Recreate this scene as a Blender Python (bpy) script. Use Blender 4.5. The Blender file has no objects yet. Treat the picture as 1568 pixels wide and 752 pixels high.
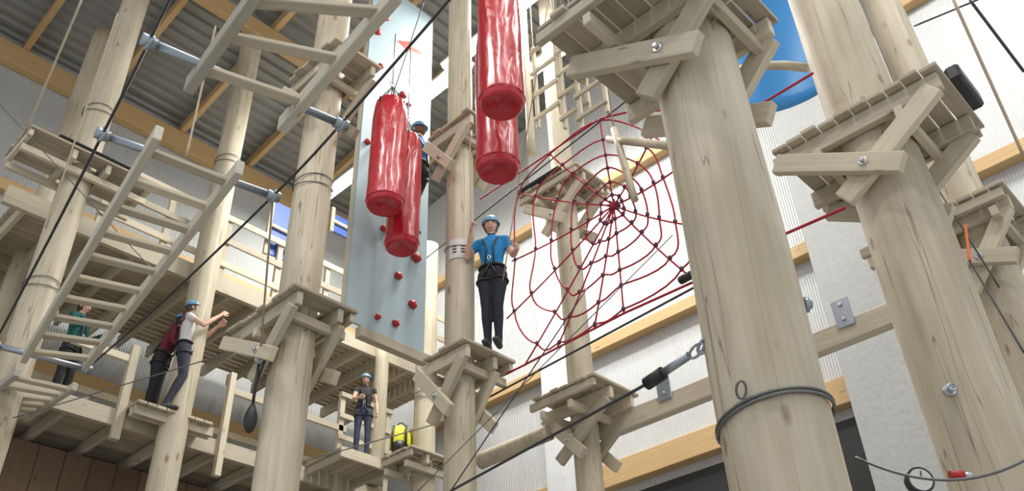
import bpy, bmesh, math, random
from mathutils import Vector, Matrix, noise
random.seed(7)
V = Vector
Z = V((0,0,1))
# ------------------------------------------------------------------ camera
FL=1358.0; TH=math.radians(35.87); RO=math.radians(2.41); AZ=math.radians(42.5)
CAM=V((0,0,1.6))
F=V((math.cos(AZ),math.sin(AZ),0)); R0=V((math.sin(AZ),-math.cos(AZ),0))
C=F*math.cos(TH)+Z*math.sin(TH); U0=-F*math.sin(TH)+Z*math.cos(TH)
RR=R0*math.cos(RO)-U0*math.sin(RO); UU=U0*math.cos(RO)+R0*math.sin(RO)
cd=bpy.data.cameras.new('camera'); cam=bpy.data.objects.new('camera',cd)
bpy.context.scene.collection.objects.link(cam)
m=Matrix((RR,UU,-C)).transposed().to_4x4(); m.translation=CAM
cam.matrix_world=m; cd.sensor_width=36; cd.lens=36*FL/1568; cd.clip_end=200
bpy.context.scene.camera=cam
def ray(x,y): return C+RR*((x-784)/FL)+UU*((376-y)/FL)
def onz(x,y,z):
    r=ray(x,y); return CAM+r*((z-CAM.z)/r.z)
def onx(x,y,X):
    r=ray(x,y); return CAM+r*((X-CAM.x)/r.x)
def ony(x,y,Y):
    r=ray(x,y); return CAM+r*((Y-CAM.y)/r.y)
def at(x,y,d):
    r=ray(x,y); return CAM+r*(d/math.hypot(r.x,r.y))
def onp(x,y,p,n):
    r=ray(x,y); return CAM+r*((p-CAM).dot(n)/r.dot(n))
# ------------------------------------------------------------------ materials
def newmat(name):
    m=bpy.data.materials.new(name); m.use_nodes=True
    nt=m.node_tree; b=nt.nodes['Principled BSDF']; return m,nt,b
def plain(name,col,rough=.6,metal=0,bump=0,bs=40,spec=.5,var=.12):
    m,nt,b=newmat(name); N=nt.nodes.new; L=nt.links.new
    tc=N('ShaderNodeTexCoord'); nz=N('ShaderNodeTexNoise'); nz.inputs['Scale'].default_value=bs
    nz.inputs['Detail'].default_value=4
    L(tc.outputs['Object'],nz.inputs['Vector'])
    mx=N('ShaderNodeMix'); mx.data_type='RGBA'
    mx.inputs[6].default_value=(*[c*(1-var) for c in col],1); mx.inputs[7].default_value=(*[min(1,c*(1+var)) for c in col],1)
    L(nz.outputs['Fac'],mx.inputs[0]); L(mx.outputs[2],b.inputs['Base Color'])
    b.inputs['Roughness'].default_value=rough; b.inputs['Metallic'].default_value=metal
    b.inputs['Specular IOR Level'].default_value=spec
    if bump:
        bp=N('ShaderNodeBump'); bp.inputs['Strength'].default_value=bump; bp.inputs['Distance'].default_value=.02
        L(nz.outputs['Fac'],bp.inputs['Height']); L(bp.outputs[0],b.inputs['Normal'])
    return m
def lumber(name,c1,c2,rough=.65,vs=.25):
    m,nt,b=newmat(name); N=nt.nodes.new; L=nt.links.new
    uv=N('ShaderNodeUVMap'); uv.uv_map='UVMap'
    mp=N('ShaderNodeMapping'); mp.inputs['Scale'].default_value=(1.6,32,1)
    L(uv.outputs[0],mp.inputs[0])
    nz=N('ShaderNodeTexNoise'); nz.inputs['Scale'].default_value=1; nz.inputs['Detail'].default_value=5
    L(mp.outputs[0],nz.inputs['Vector'])
    mx=N('ShaderNodeMix'); mx.data_type='RGBA'; mx.inputs[6].default_value=(*c1,1); mx.inputs[7].default_value=(*c2,1)
    L(nz.outputs['Fac'],mx.inputs[0])
    v=N('ShaderNodeUVMap'); v.uv_map='var'; sp=N('ShaderNodeSeparateXYZ'); L(v.outputs[0],sp.inputs[0])
    mr=N('ShaderNodeMapRange'); mr.inputs[3].default_value=1-vs; mr.inputs[4].default_value=1+vs*.45
    L(sp.outputs[0],mr.inputs[0])
    hs=N('ShaderNodeHueSaturation'); L(mr.outputs[0],hs.inputs['Value']); L(mx.outputs[2],hs.inputs['Color'])
    mp2=N('ShaderNodeMapping'); mp2.inputs['Scale'].default_value=(2.2,9,1); L(uv.outputs[0],mp2.inputs[0])
    vo=N('ShaderNodeTexVoronoi'); vo.inputs['Scale'].default_value=1; L(mp2.outputs[0],vo.inputs['Vector'])
    cr=N('ShaderNodeMapRange'); cr.inputs[1].default_value=.06; cr.inputs[2].default_value=.14; cr.inputs[3].default_value=.6; cr.inputs[4].default_value=0
    L(vo.outputs['Distance'],cr.inputs[0])
    mk=N('ShaderNodeMix'); mk.data_type='RGBA'; mk.inputs[7].default_value=(c1[0]*.45,c1[1]*.33,c1[2]*.25,1)
    L(cr.outputs[0],mk.inputs[0]); L(hs.outputs[0],mk.inputs[6]); L(mk.outputs[2],b.inputs['Base Color'])
    b.inputs['Roughness'].default_value=rough
    bp=N('ShaderNodeBump'); bp.inputs['Strength'].default_value=.25; bp.inputs['Distance'].default_value=.01
    L(nz.outputs['Fac'],bp.inputs['Height']); L(bp.outputs[0],b.inputs['Normal'])
    return m
def logmat():
    m,nt,b=newmat('peeled_log'); N=nt.nodes.new; L=nt.links.new
    tc=N('ShaderNodeTexCoord'); oi=N('ShaderNodeObjectInfo')
    ad=N('ShaderNodeVectorMath'); ad.operation='MULTIPLY_ADD'; ad.inputs[1].default_value=(1,1,1)
    cx=N('ShaderNodeCombineXYZ')
    mu=N('ShaderNodeMath'); mu.operation='MULTIPLY'; mu.inputs[1].default_value=37
    L(oi.outputs['Random'],mu.inputs[0]); L(mu.outputs[0],cx.inputs[2]); L(mu.outputs[0],cx.inputs[0])
    L(tc.outputs['Object'],ad.inputs[0]); L(cx.outputs[0],ad.inputs[2])
    def nz(sc,scale,det=5):
        mp=N('ShaderNodeMapping'); mp.inputs['Scale'].default_value=sc; L(ad.outputs[0],mp.inputs[0])
        n=N('ShaderNodeTexNoise'); n.inputs['Scale'].default_value=scale; n.inputs['Detail'].default_value=det
        L(mp.outputs[0],n.inputs['Vector']); return n
    n1=nz((1,1,.06),22); n2=nz((1,1,.35),2.5,3); n3=nz((1,1,.035),9,2)
    mx=N('ShaderNodeMix'); mx.data_type='RGBA'; mx.inputs[6].default_value=(.42,.36,.26,1); mx.inputs[7].default_value=(.69,.635,.50,1)
    L(n1.outputs['Fac'],mx.inputs[0])
    m2=N('ShaderNodeMix'); m2.data_type='RGBA'; m2.blend_type='MULTIPLY'; m2.inputs[0].default_value=1
    r2=N('ShaderNodeValToRGB'); r2.color_ramp.elements[0].position=.3; r2.color_ramp.elements[0].color=(.70,.69,.64,1)
    r2.color_ramp.elements[1].position=.65; r2.color_ramp.elements[1].color=(1,1,1,1)
    L(n2.outputs['Fac'],r2.inputs[0]); L(mx.outputs[2],m2.inputs[6]); L(r2.outputs[0],m2.inputs[7])
    sb=N('ShaderNodeMath'); sb.operation='SUBTRACT'; sb.inputs[1].default_value=.5; L(n3.outputs['Fac'],sb.inputs[0])
    ab=N('ShaderNodeMath'); ab.operation='ABSOLUTE'; L(sb.outputs[0],ab.inputs[0])
    cr=N('ShaderNodeMapRange'); cr.inputs[1].default_value=.0; cr.inputs[2].default_value=.008; cr.inputs[3].default_value=.7; cr.inputs[4].default_value=0
    L(ab.outputs[0],cr.inputs[0])
    m3=N('ShaderNodeMix'); m3.data_type='RGBA'; m3.inputs[7].default_value=(.14,.10,.06,1)
    L(cr.outputs[0],m3.inputs[0]); L(m2.outputs[2],m3.inputs[6])
    mp=N('ShaderNodeMapping'); mp.inputs['Scale'].default_value=(4.5,4.5,1.9); L(ad.outputs[0],mp.inputs[0])
    vo=N('ShaderNodeTexVoronoi'); vo.inputs['Scale'].default_value=1; L(mp.outputs[0],vo.inputs['Vector'])
    kr=N('ShaderNodeMapRange'); kr.inputs[1].default_value=.06; kr.inputs[2].default_value=.14; kr.inputs[3].default_value=.8; kr.inputs[4].default_value=0
    L(vo.outputs['Distance'],kr.inputs[0])
    m4=N('ShaderNodeMix'); m4.data_type='RGBA'; m4.inputs[7].default_value=(.22,.14,.08,1)
    L(kr.outputs[0],m4.inputs[0]); L(m3.outputs[2],m4.inputs[6]); L(m4.outputs[2],b.inputs['Base Color'])
    b.inputs['Roughness'].default_value=.62
    bp=N('ShaderNodeBump'); bp.inputs['Strength'].default_value=.3; bp.inputs['Distance'].default_value=.01
    L(n1.outputs['Fac'],bp.inputs['Height']); L(bp.outputs[0],b.inputs['Normal'])
    return m
def ribbed(name,c,axis,scale,depth=.3,rough=.5,metal=0):
    m,nt,b=newmat(name); N=nt.nodes.new; L=nt.links.new
    tc=N('ShaderNodeTexCoord'); mp=N('ShaderNodeMapping'); L(tc.outputs['Object'],mp.inputs[0])
    w=N('ShaderNodeTexWave'); w.wave_type='BANDS'; w.bands_direction=axis; w.inputs['Scale'].default_value=scale
    L(mp.outputs[0],w.inputs['Vector'])
    nz=N('ShaderNodeTexNoise'); nz.inputs['Scale'].default_value=1.2; L(tc.outputs['Object'],nz.inputs['Vector'])
    mx=N('ShaderNodeMix'); mx.data_type='RGBA'; mx.inputs[6].default_value=(*[x*.88 for x in c],1); mx.inputs[7].default_value=(*c,1)
    L(nz.outputs['Fac'],mx.inputs[0]); L(mx.outputs[2],b.inputs['Base Color'])
    bp=N('ShaderNodeBump'); bp.inputs['Strength'].default_value=depth; bp.inputs['Distance'].default_value=.03
    L(w.outputs['Fac'],bp.inputs['Height']); L(bp.outputs[0],b.inputs['Normal'])
    b.inputs['Roughness'].default_value=rough; b.inputs['Metallic'].default_value=metal
    return m
def vinyl():
    m,nt,b=newmat('red_vinyl'); N=nt.nodes.new; L=nt.links.new
    tc=N('ShaderNodeTexCoord'); mp=N('ShaderNodeMapping'); mp.inputs['Scale'].default_value=(1,1,.45); L(tc.outputs['Object'],mp.inputs[0])
    nz=N('ShaderNodeTexNoise'); nz.inputs['Scale'].default_value=6; nz.inputs['Detail'].default_value=2; nz.inputs['Distortion'].default_value=.8
    L(mp.outputs[0],nz.inputs['Vector'])
    b.inputs['Base Color'].default_value=(.44,.008,.022,1); b.inputs['Roughness'].default_value=.33
    b.inputs['Coat Weight'].default_value=.35; b.inputs['Coat Roughness'].default_value=.14
    bp=N('ShaderNodeBump'); bp.inputs['Strength'].default_value=.6; bp.inputs['Distance'].default_value=.05
    L(nz.outputs['Fac'],bp.inputs['Height']); L(bp.outputs[0],b.inputs['Normal'])
    return m
def emis(name,col,s):
    m,nt,b=newmat(name); b.inputs['Base Color'].default_value=(*col,1)
    b.inputs['Emission Color'].default_value=(*col,1); b.inputs['Emission Strength'].default_value=s; return m
M={}
M['log']=logmat()
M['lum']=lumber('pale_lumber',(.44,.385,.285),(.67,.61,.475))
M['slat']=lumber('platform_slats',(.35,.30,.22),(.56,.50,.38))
M['glu']=lumber('glulam',(.46,.30,.13),(.62,.43,.22),vs=.15)
M['gry']=lumber('weathered_lumber',(.38,.36,.30),(.58,.56,.47))
M['brown']=lumber('brown_boards',(.13,.085,.055),(.22,.15,.10))
M['wallw']=ribbed('white_wall_panel',(.57,.59,.60),'Y',8,.35)
M['wallb']=ribbed('back_wall_panel',(.46,.48,.48),'X',8,.35)
M['ceil']=plain('corrugated_steel',(.27,.275,.26),.45,.3,0,3)
M['conc']=plain('concrete',(.40,.41,.41),.85,0,.3,14)
M['pill']=plain('painted_pillar',(.62,.64,.66),.7,0,.1,10)
M['floor']=plain('floor_rubber',(.42,.40,.37),.8,0,.1,10)
M['blue']=plain('climbing_panel_blue',(.36,.47,.53),.55,0,.05,5,var=.06)
M['redh']=plain('red_resin',(.42,.02,.02),.5,0,.3,60)
M['arrow']=plain('red_orange_paint',(.75,.06,.03),.5)
M['vinyl']=vinyl()
M['rope_r']=plain('red_rope',(.44,.02,.04),.7,0,.5,180)
M['knot']=plain('dark_rope_clamp',(.06,.02,.05),.5)
M['rope_b']=plain('beige_rope',(.45,.38,.27),.8,0,.5,180)
M['cable']=plain('dark_cable',(.05,.055,.06),.45,.4)
M['gcable']=plain('grey_cable',(.16,.17,.17),.4,.6)
M['galv']=plain('galvanised_steel',(.34,.39,.44),.35,.75,0,30)
M['blk']=plain('black_plastic',(.018,.018,.02),.45)
M['bolt']=plain('zinc_bolt',(.6,.62,.64),.3,.9)
M['slide']=plain('blue_slide_plastic',(.03,.27,.66),.35)
M['bpan']=plain('blue_balcony_panel',(.04,.11,.42),.5)
M['yel']=plain('yellow_fabric',(.62,.62,.02),.6)
M['org']=plain('orange_strap',(.7,.16,.04),.6)
M['paper']=plain('paper_sign',(.62,.62,.60),.8)
M['lamp']=emis('fluorescent_tube',(1,.98,.95),22)
M['hous']=plain('lamp_housing',(.75,.77,.78),.5)
# ------------------------------------------------------------------ mesh builder
class MB:
    def __init__(s,*mats):
        s.v=[];s.f=[];s.uv=[];s.mi=[];s.va=[];s.sm=[];s.mats=[M[k] if isinstance(k,str) else k for k in mats]
    def quadbox(s,c,ax,ay,az,mat=0):
        b=len(s.v); 
        for i in (-1,1):
            for j in (-1,1):
                for k in (-1,1): s.v.append(c+ax*i+ay*j+az*k)
        o=random.random()*50; o2=random.random()*20; va=random.random()
        l,w,h=ax.length*2,ay.length*2,az.length*2
        def F4(ids,uvs):
            s.f.append([b+i for i in ids]); s.uv.append([(o+u,o2+t) for u,t in uvs]); s.mi.append(mat); s.va.append(va); s.sm.append(False)
        fs=[((0,4,6,2),((0,0),(l,0),(l,w),(0,w))),((1,3,7,5),((0,0),(0,w),(l,w),(l,0))),
            ((0,1,5,4),((0,0),(0,h),(l,h),(l,0))),((2,6,7,3),((0,0),(l,0),(l,h),(0,h))),
            ((0,2,3,1),((0,0),(.05,0),(.05,h),(0,h))),((4,5,7,6),((0,0),(0,h),(.05,h),(.05,0)))]
        for ids,uvs in fs: F4(ids,uvs)
    def beam(s,p,q,w,h,mat=0,up=None):
        p=V(p);q=V(q);d=q-p;L=d.length
        if L<1e-5:return
        d/=L; up=V(up) if up else (Z if abs(d.z)<.95 else V((1,0,0)))
        sd=d.cross(up).normalized(); u=sd.cross(d).normalized()
        s.quadbox((p+q)/2,d*L/2,sd*w/2,u*h/2,mat)
    def box(s,lo,hi,mat=0):
        lo=V(lo);hi=V(hi);c=(lo+hi)/2;e=(hi-lo)/2
        ax=[V((e.x,0,0)),V((0,e.y,0)),V((0,0,e.z))]; ax.sort(key=lambda a:-a.length)
        s.quadbox(c,ax[0],ax[1],ax[2],mat)
    def rings(s,rs,mat=0,capa=True,capb=True,smooth=True,close=False):
        n=len(rs[0]);b=len(s.v)
        for r in rs: s.v.extend(r)
        va=random.random();o=random.random()*30
        m=len(rs)
        for i in range(m if close else m-1):
            i2=(i+1)%m
            for j in range(n):
                k=(j+1)%n
                s.f.append([b+i*n+j,b+i*n+k,b+i2*n+k,b+i2*n+j])
                a0=o+i*.1;a1=o+(i+1)*.1
                s.uv.append([(a0,j*.03),(a0,j*.03+.03),(a1,j*.03+.03),(a1,j*.03)]);s.mi.append(mat);s.va.append(va);s.sm.append(smooth)
        if not close:
            for c,i,rv in ((capa,0,True),(capb,m-1,False)):
                if c:
                    ids=[b+i*n+j for j in range(n)]
                    if rv: ids.reverse()
                    s.f.append(ids);s.uv.append([(o+j*.01,j*.02) for j in range(n)]);s.mi.append(mat);s.va.append(va);s.sm.append(False)
    def cyl(s,p,q,r1,r2=None,n=12,mat=0,seg=1,wob=0):
        p=V(p);q=V(q);r2=r1 if r2 is None else r2
        d=(q-p).normalized();a=d.cross(Z if abs(d.z)<.9 else V((1,0,0))).normalized();b=d.cross(a)
        rs=[]
        ph=random.random()*100
        for i in range(seg+1):
            t=i/seg;c=p.lerp(q,t);r=r1+(r2-r1)*t
            ring=[]
            for j in range(n):
                an=2*math.pi*j/n
                k=1+(wob*noise.noise(V((math.cos(an)*1.3+ph,math.sin(an)*1.3,t*(q-p).length*.7))) if wob else 0)
                ring.append(c+(a*math.cos(an)+b*math.sin(an))*r*k)
            rs.append(ring)
        s.rings(rs,mat)
    def tube(s,pts,r,n=6,mat=0,close=False):
        pts=[V(p) for p in pts];rs=[];m=len(pts);pa=None
        for i,p in enumerate(pts):
            if close: d=pts[(i+1)%m]-pts[i-1]
            else: d=pts[min(i+1,m-1)]-pts[max(i-1,0)]
            d.normalize()
            if pa is None: a=d.cross(Z if abs(d.z)<.9 else V((1,0,0))).normalized()
            else: a=(pa-d*pa.dot(d)).normalized()
            pa=a;b=d.cross(a)
            rr=r[i] if isinstance(r,(list,tuple)) else r
            rs.append([p+(a*math.cos(2*math.pi*j/n)+b*math.sin(2*math.pi*j/n))*rr for j in range(n)])
        s.rings(rs,mat,close=close)
    def ell(s,c,rx,ry,rz,mat=0,n=14,m=9,rot=None,fn=None,lo=-90,hi=90):
        c=V(c);rs=[]
        for i in range(m+1):
            ph=math.radians(lo+(hi-lo)*i/m);ring=[]
            for j in range(n):
                th=2*math.pi*j/n
                u=V((math.cos(ph)*math.cos(th),math.cos(ph)*math.sin(th),math.sin(ph)))
                p=V((u.x*rx,u.y*ry,u.z*rz))
                if fn:p=fn(u,p)
                if rot:p=rot@p
                ring.append(c+p)
            rs.append(ring)
        s.rings(rs,mat)
    def loft(s,pts,rad,lat,n=14,mat=0):
        pts=[V(p) for p in pts];m=len(pts);rs=[]
        T=[]
        for i in range(m):
            d=(pts[min(i+1,m-1)]-pts[max(i-1,0)]).normalized();T.append(d)
        def ring(c,d,ra,rb):
            a=(lat-d*lat.dot(d)); a=a.normalized() if a.length>1e-3 else d.orthogonal().normalized()
            b=d.cross(a)
            return [c+a*math.cos(2*math.pi*j/n)*ra+b*math.sin(2*math.pi*j/n)*rb for j in range(n)]
        ra,rb=rad[0];k=min(ra,rb)
        for an in (80,50,25): rs.append(ring(pts[0]-T[0]*k*math.sin(math.radians(an)),T[0],ra*math.cos(math.radians(an)),rb*math.cos(math.radians(an))))
        for i in range(m): rs.append(ring(pts[i],T[i],*rad[i]))
        ra,rb=rad[-1];k=min(ra,rb)
        for an in (25,50,80): rs.append(ring(pts[-1]+T[-1]*k*math.sin(math.radians(an)),T[-1],ra*math.cos(math.radians(an)),rb*math.cos(math.radians(an))))
        s.rings(rs,mat)
    def build(s,name,parent=None,bevel=0,origin=None,sub=0):
        me=bpy.data.meshes.new(name)
        if origin is None:
            xs=[v.x for v in s.v];ys=[v.y for v in s.v];zs=[v.z for v in s.v]
            origin=V(((min(xs)+max(xs))/2,(min(ys)+max(ys))/2,min(zs)))
        me.from_pydata([v-origin for v in s.v],[],s.f)
        for mt in s.mats: me.materials.append(mt)
        u1=me.uv_layers.new(name='UVMap');u2=me.uv_layers.new(name='var')
        k=0
        for fi,p in enumerate(me.polygons):
            p.material_index=s.mi[fi];p.use_smooth=s.sm[fi]
            for j in range(len(s.f[fi])):
                u1.data[k].uv=s.uv[fi][j];u2.data[k].uv=(s.va[fi],0);k+=1
        bm=bmesh.new();bm.from_mesh(me);bmesh.ops.recalc_face_normals(bm,faces=bm.faces);bm.to_mesh(me);bm.free()
        o=bpy.data.objects.new(name,me);bpy.context.scene.collection.objects.link(o)
        o.location=origin
        if parent: o.parent=parent;o.location=origin-parent.location
        if bevel:
            b=o.modifiers.new('bevel','BEVEL');b.width=bevel;b.segments=1;b.limit_method='ANGLE'
        return o
def empty(name,loc):
    e=bpy.data.objects.new(name,None);bpy.context.scene.collection.objects.link(e);e.location=loc;e.empty_display_size=.2;return e
def sagline(p,q,sag=0,n=14):
    p=V(p);q=V(q);return [p.lerp(q,i/n)-Z*sag*4*(i/n)*(1-i/n) for i in range(n+1)]
def wire(name,p,q,r=.008,mat='cable',sag=0):
    b=MB(mat);b.tube(sagline(p,q,sag),r,6);return b.build(name)
# ------------------------------------------------------------------ room
ZC=14.0
Yw=onz(190,150,ZC).y; corner=ony(598,368,Yw); Xw=corner.x
SL=.12
def ceilz(y): return ZC+SL*(Yw-y)
b=MB('wallb');b.box((-4,Yw,0),(Xw,Yw+.2,ZC+.1));b.build('wall_back')
b=MB('wallw')
y0,y1=-3,Yw+.2
vs=[(Xw,y0,0),(Xw,y1,0),(Xw,y1,ZC),(Xw,y0,ceilz(y0))]
b.v=[V(v) for v in vs]+[V((v[0]+.2,v[1],v[2])) for v in vs]
for f in ((0,1,2,3),(7,6,5,4),(0,4,5,1),(1,5,6,2),(2,6,7,3),(3,7,4,0)):
    b.f.append(list(f));b.uv.append([(0,0)]*4);b.mi.append(0);b.va.append(.5);b.sm.append(False)
b.build('wall_right')
b=MB('floor');b.box((-6,-6,-.1),(Xw+.2,Yw+.2,0));b.build('floor')
b=MB('ceil');prof=[];y=-1.0
while y<Yw+.2:
    for dy,dz in ((0,0),(.07,0),(.1,.06),(.2,.06)): prof.append((y+dy,dz))
    y+=.23
n0=len(prof)
for x in (-4,Xw+.2):
    for (yy,dz) in prof:b.v.append(V((x,yy,ceilz(yy)+dz)))
for i in range(n0-1):
    b.f.append([i,i+1,n0+i+1,n0+i]);b.uv.append([(0,0)]*4);b.mi.append(0);b.va.append(.5);b.sm.append(False)
b.build('ceiling')
for i,x in enumerate([-1.0,.5,2.0,3.5,5.0,6.5,8.0,9.3]):
    b=MB('glu');b.beam((x,-.8,ceilz(-.8)-.13),(x,Yw-.02,ceilz(Yw)-.13),.1,.22);b.build('roof_purlin',bevel=.006)
b=MB('glu');b.beam((-3.5,Yw-.1,ZC-.45),(Xw,Yw-.1,ZC-.45),.18,.42);b.build('glulam_beam',bevel=.01)
b=MB('glu');b.beam((-3.5,Yw-3.2,ZC-.05),(Xw,Yw-3.2,ZC-.05),.16,.34);b.build('glulam_beam',bevel=.01)
for zz,h in ((onx(1000,500,Xw).z,.2),(onx(1130,665,Xw).z,.36),(onx(820,352,Xw).z,.16)):
    b=MB('glu');b.beam((Xw-.09,-2,zz),(Xw-.09,Yw-.2,zz),.18,h);b.build('glulam_beam',bevel=.01)
for zz in (8.2,11.0):
    b=MB('glu');b.beam((-3.5,Yw-.08,zz),(Xw-.2,Yw-.08,zz),.15,.22);b.build('glulam_beam',bevel=.01)
pa=onx(1300,600,Xw-.4);pb=onx(1440,600,Xw-.4)
b=MB('conc');b.box((Xw-.45,pb.y,0),(Xw-.001,pa.y,ceilz(pa.y)-.3));b.build('concrete_pillar',bevel=.01)
opY0=pa.y+.05
pa=onx(820,450,Xw-.3);pb=onx(862,450,Xw-.3)
b=MB('pill');b.box((Xw-.3,pb.y,0),(Xw-.001,pa.y,ceilz(pa.y)-.3));b.build('concrete_pillar',bevel=.01)
b=MB('blk','conc');b.box((Xw-.04,opY0,2),(Xw-.005,onx(960,745,Xw).y,onx(1130,690,Xw).z-.1),0);b.build('opening_shade_1')  # black sheet stands in for the shade inside the wall opening
# ------------------------------------------------------------------ poles
Zd=6.6
poles={}
def pole(key,px,py,d,wpx,z0=0,z1=None):
    p=at(px,py,d);dep=(p-CAM).dot(C);r=wpx*dep/FL/2
    if z1 is None:z1=ceilz(p.y)-.25
    b=MB('log')
    b.cyl((p.x,p.y,z0),(p.x,p.y,z1),r*1.05,r*.97,n=28,seg=int((z1-z0)/.3)+1,wob=.06)
    b.build('log_pole',origin=V((p.x,p.y,z0)))
    poles[key]=(p.x,p.y,r);return p
pole('A',1132,400,4.0,148)
pole('B',1368,300,5.6,112)
pole('D',1474,300,7.2,62)
pole('C',704,450,8.1,44)
pole('E',478,300,7.35,56)
pole('G',318,400,11.3,38)
pole('H',80,390,10.0,46)
pole('H2',112,180,12.3,26)
pole('J',882,500,9.3,38)
pole('K',650,640,12.3,34,z1=10.5)
pole('K2',582,600,13.2,22,z0=Zd+.04,z1=9)
pole('N',806,100,9.0,11,z0=9.6)
# ------------------------------------------------------------------ platforms
def platform(key,Lp,Tp,Rp,z,brace=True,gap=.012,zc=.5,bw=.13):
    l=onz(*Lp,z);t=onz(*Tp,z);r=onz(*Rp,z)
    x0=(l.x+t.x)/2;y0_=(t.y+r.y)/2;y1_=l.y;x1=r.x
    return platrect(key,x0,x1,y0_,y1_,z,brace,gap,zc,bw)
def platrect(key,x0,x1,y0_,y1_,z,brace=True,gap=.012,zc=.5,bw=.13):
    X,Y,r=poles[key]
    x0=min(x0,X-r-.12);x1=max(x1,X+r+.12);y0_=min(y0_,Y-r-.2);y1_=max(y1_,Y+r+.2)
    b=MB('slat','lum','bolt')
    w=.115;n=int((y1_-y0_)/(w+gap));y=y0_
    for i in range(n):
        j=random.uniform(-.02,.02)
        yc=y+w/2
        if abs(yc-Y)<r+.02:
            if X-r-.01>x0: b.beam((x0+j,yc,z+.02),(X-math.sqrt(max(0,r*r-(yc-Y)**2))-.01,yc,z+.02),w,.035,0)
            b.beam((X+math.sqrt(max(0,r*r-(yc-Y)**2))+.01,yc,z+.02),(x1+j,yc,z+.02),w,.035,0)
        else: b.beam((x0+j,yc,z+.02),(x1+j,yc,z+.02),w,.035,0)
        y+=w+gap
    for s in (-1,1):
        xs=X+s*(r+.035)
        b.beam((xs,y0_+.03,z-.075),(xs,y1_-.03,z-.075),.06,.14,1)
        xe=(x0+.05) if s<0 else (x1-.05)
        if abs(xe-xs)>.12: b.beam((xe,y0_+.03,z-.05),(xe,y1_-.03,z-.05),.05,.09,1)
        if brace:
            for k,(e,off) in enumerate(((y0_+.08,.07),(y1_-.08,.145))):
                if e<Y: e=max(e,Y-.8)
                else: e=min(e,Y+.8)
                top=V((xs+s*(off-.035),e,z-.14)); cc=V((xs+s*(off-.035),Y,z-zc))
                tail=cc+(cc-top).normalized()*.27
                b.beam(tail,top,.065,bw,1)
            b.cyl(cc+V((s*.03,0,0)),cc+V((s*.045,0,0)),.035,n=10,mat=2)
            b.cyl(cc+V((s*.045,0,0)),cc+V((s*.07,0,0)),.018,n=6,mat=2)
    for yy in (Y-r-.05,Y+r+.05):
        b.beam((x0+.03,yy,z-.185),(x1-.03,yy,z-.185),.06,.09,1)
    b.build('wooden_platform',bevel=.005)
    return x0,x1,y0_,y1_
platform('A',(825,65),(905,-45),(1235,-25),6.0,bw=.15)
RB=platform('B',(1175,245),(1420,95),(1515,190),6.0,bw=.15)
platrect('D',6.7,7.6,.9,2.1,6.0)
RC=platform('C',(645,565),(715,530),(800,553),6.0)
RCu=platform('C',(660,225),(712,170),(760,190),9.1)
platform('E',(350,515),(440,437),(555,478),6.0)
platform('E',(425,130),(510,70),(590,95),9.1)
platform('J',(805,620),(900,577),(985,603),6.0)
RJ=platform('J',(795,310),(868,250),(945,285),9.1)
platform('H',(10,232),(38,203),(250,275),9.1,brace=False)
bpk=onz(612,704,Zd+.04)
X,Y,r=poles['K']
platrect('K',min(bpk.x,X)-.25,max(bpk.x,X)+.25,min(bpk.y,Y)-.25,max(bpk.y,Y)+.25,Zd,brace=False)
# ------------------------------------------------------------------ suspended ladder bridges
def ladder(nl,nr,fl,fr,nr_,z=6.0,w=.06,h=.13,mat='gry'):
    a=onz(*nl,z);b_=onz(*nr,z);c=onz(*fl,z);d=onz(*fr,z)
    b=MB(mat,'lum','cable')
    b.beam(a,c,w,h);b.beam(b_,d,w,h)
    for i in range(nr_):
        t=(i+.6)/nr_
        p=a.lerp(c,t);q=b_.lerp(d,t)
        b.beam(p,q,.085,.04,1)
    b.build('suspended_ladder_bridge',bevel=.006)
    return a,b_,c,d
ladder((290,133),(432,193),(400,-20),(610,-12),3,w=.07,h=.13)
ladder((243,203),(368,256),(38,548),(132,558),10)
ladder((28,570),(115,592),(-60,640),(40,640),6,h=.09)
def rod(p,q,z=6.06):
    a=onz(*p,z);c=onz(*q,z)
    b=MB('galv','cable');b.cyl(a,c,.030,n=14)
    for e in (a,c):
        s=(c-a).normalized()
        b.cyl(e-s*.05,e+s*.05,.044,n=12);b.tube([e+V((0,math.cos(t)*.05,math.sin(t)*.05)) for t in [i*math.pi/5 for i in range(10)]],.014,6,0,close=True)
    b.build('steel_spreader_bar');return a,c
r1=rod((228,64),(522,190));r2=rod((157,206),(418,300));r3=rod((-10,528),(132,565))
for i in (0,1):
    p=[r1[i],r2[i],r3[i]]
    ext=r1[i]+(r1[i]-r2[i])*2.6+Z*.25
    b=MB('cable');pts=sagline(ext,p[0],.03,8)+sagline(p[0],p[1],0.02,6)[1:]+sagline(p[1],p[2],.05,10)[1:]
    b.tube(pts,.011,6);b.build('steel_cable')
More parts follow.
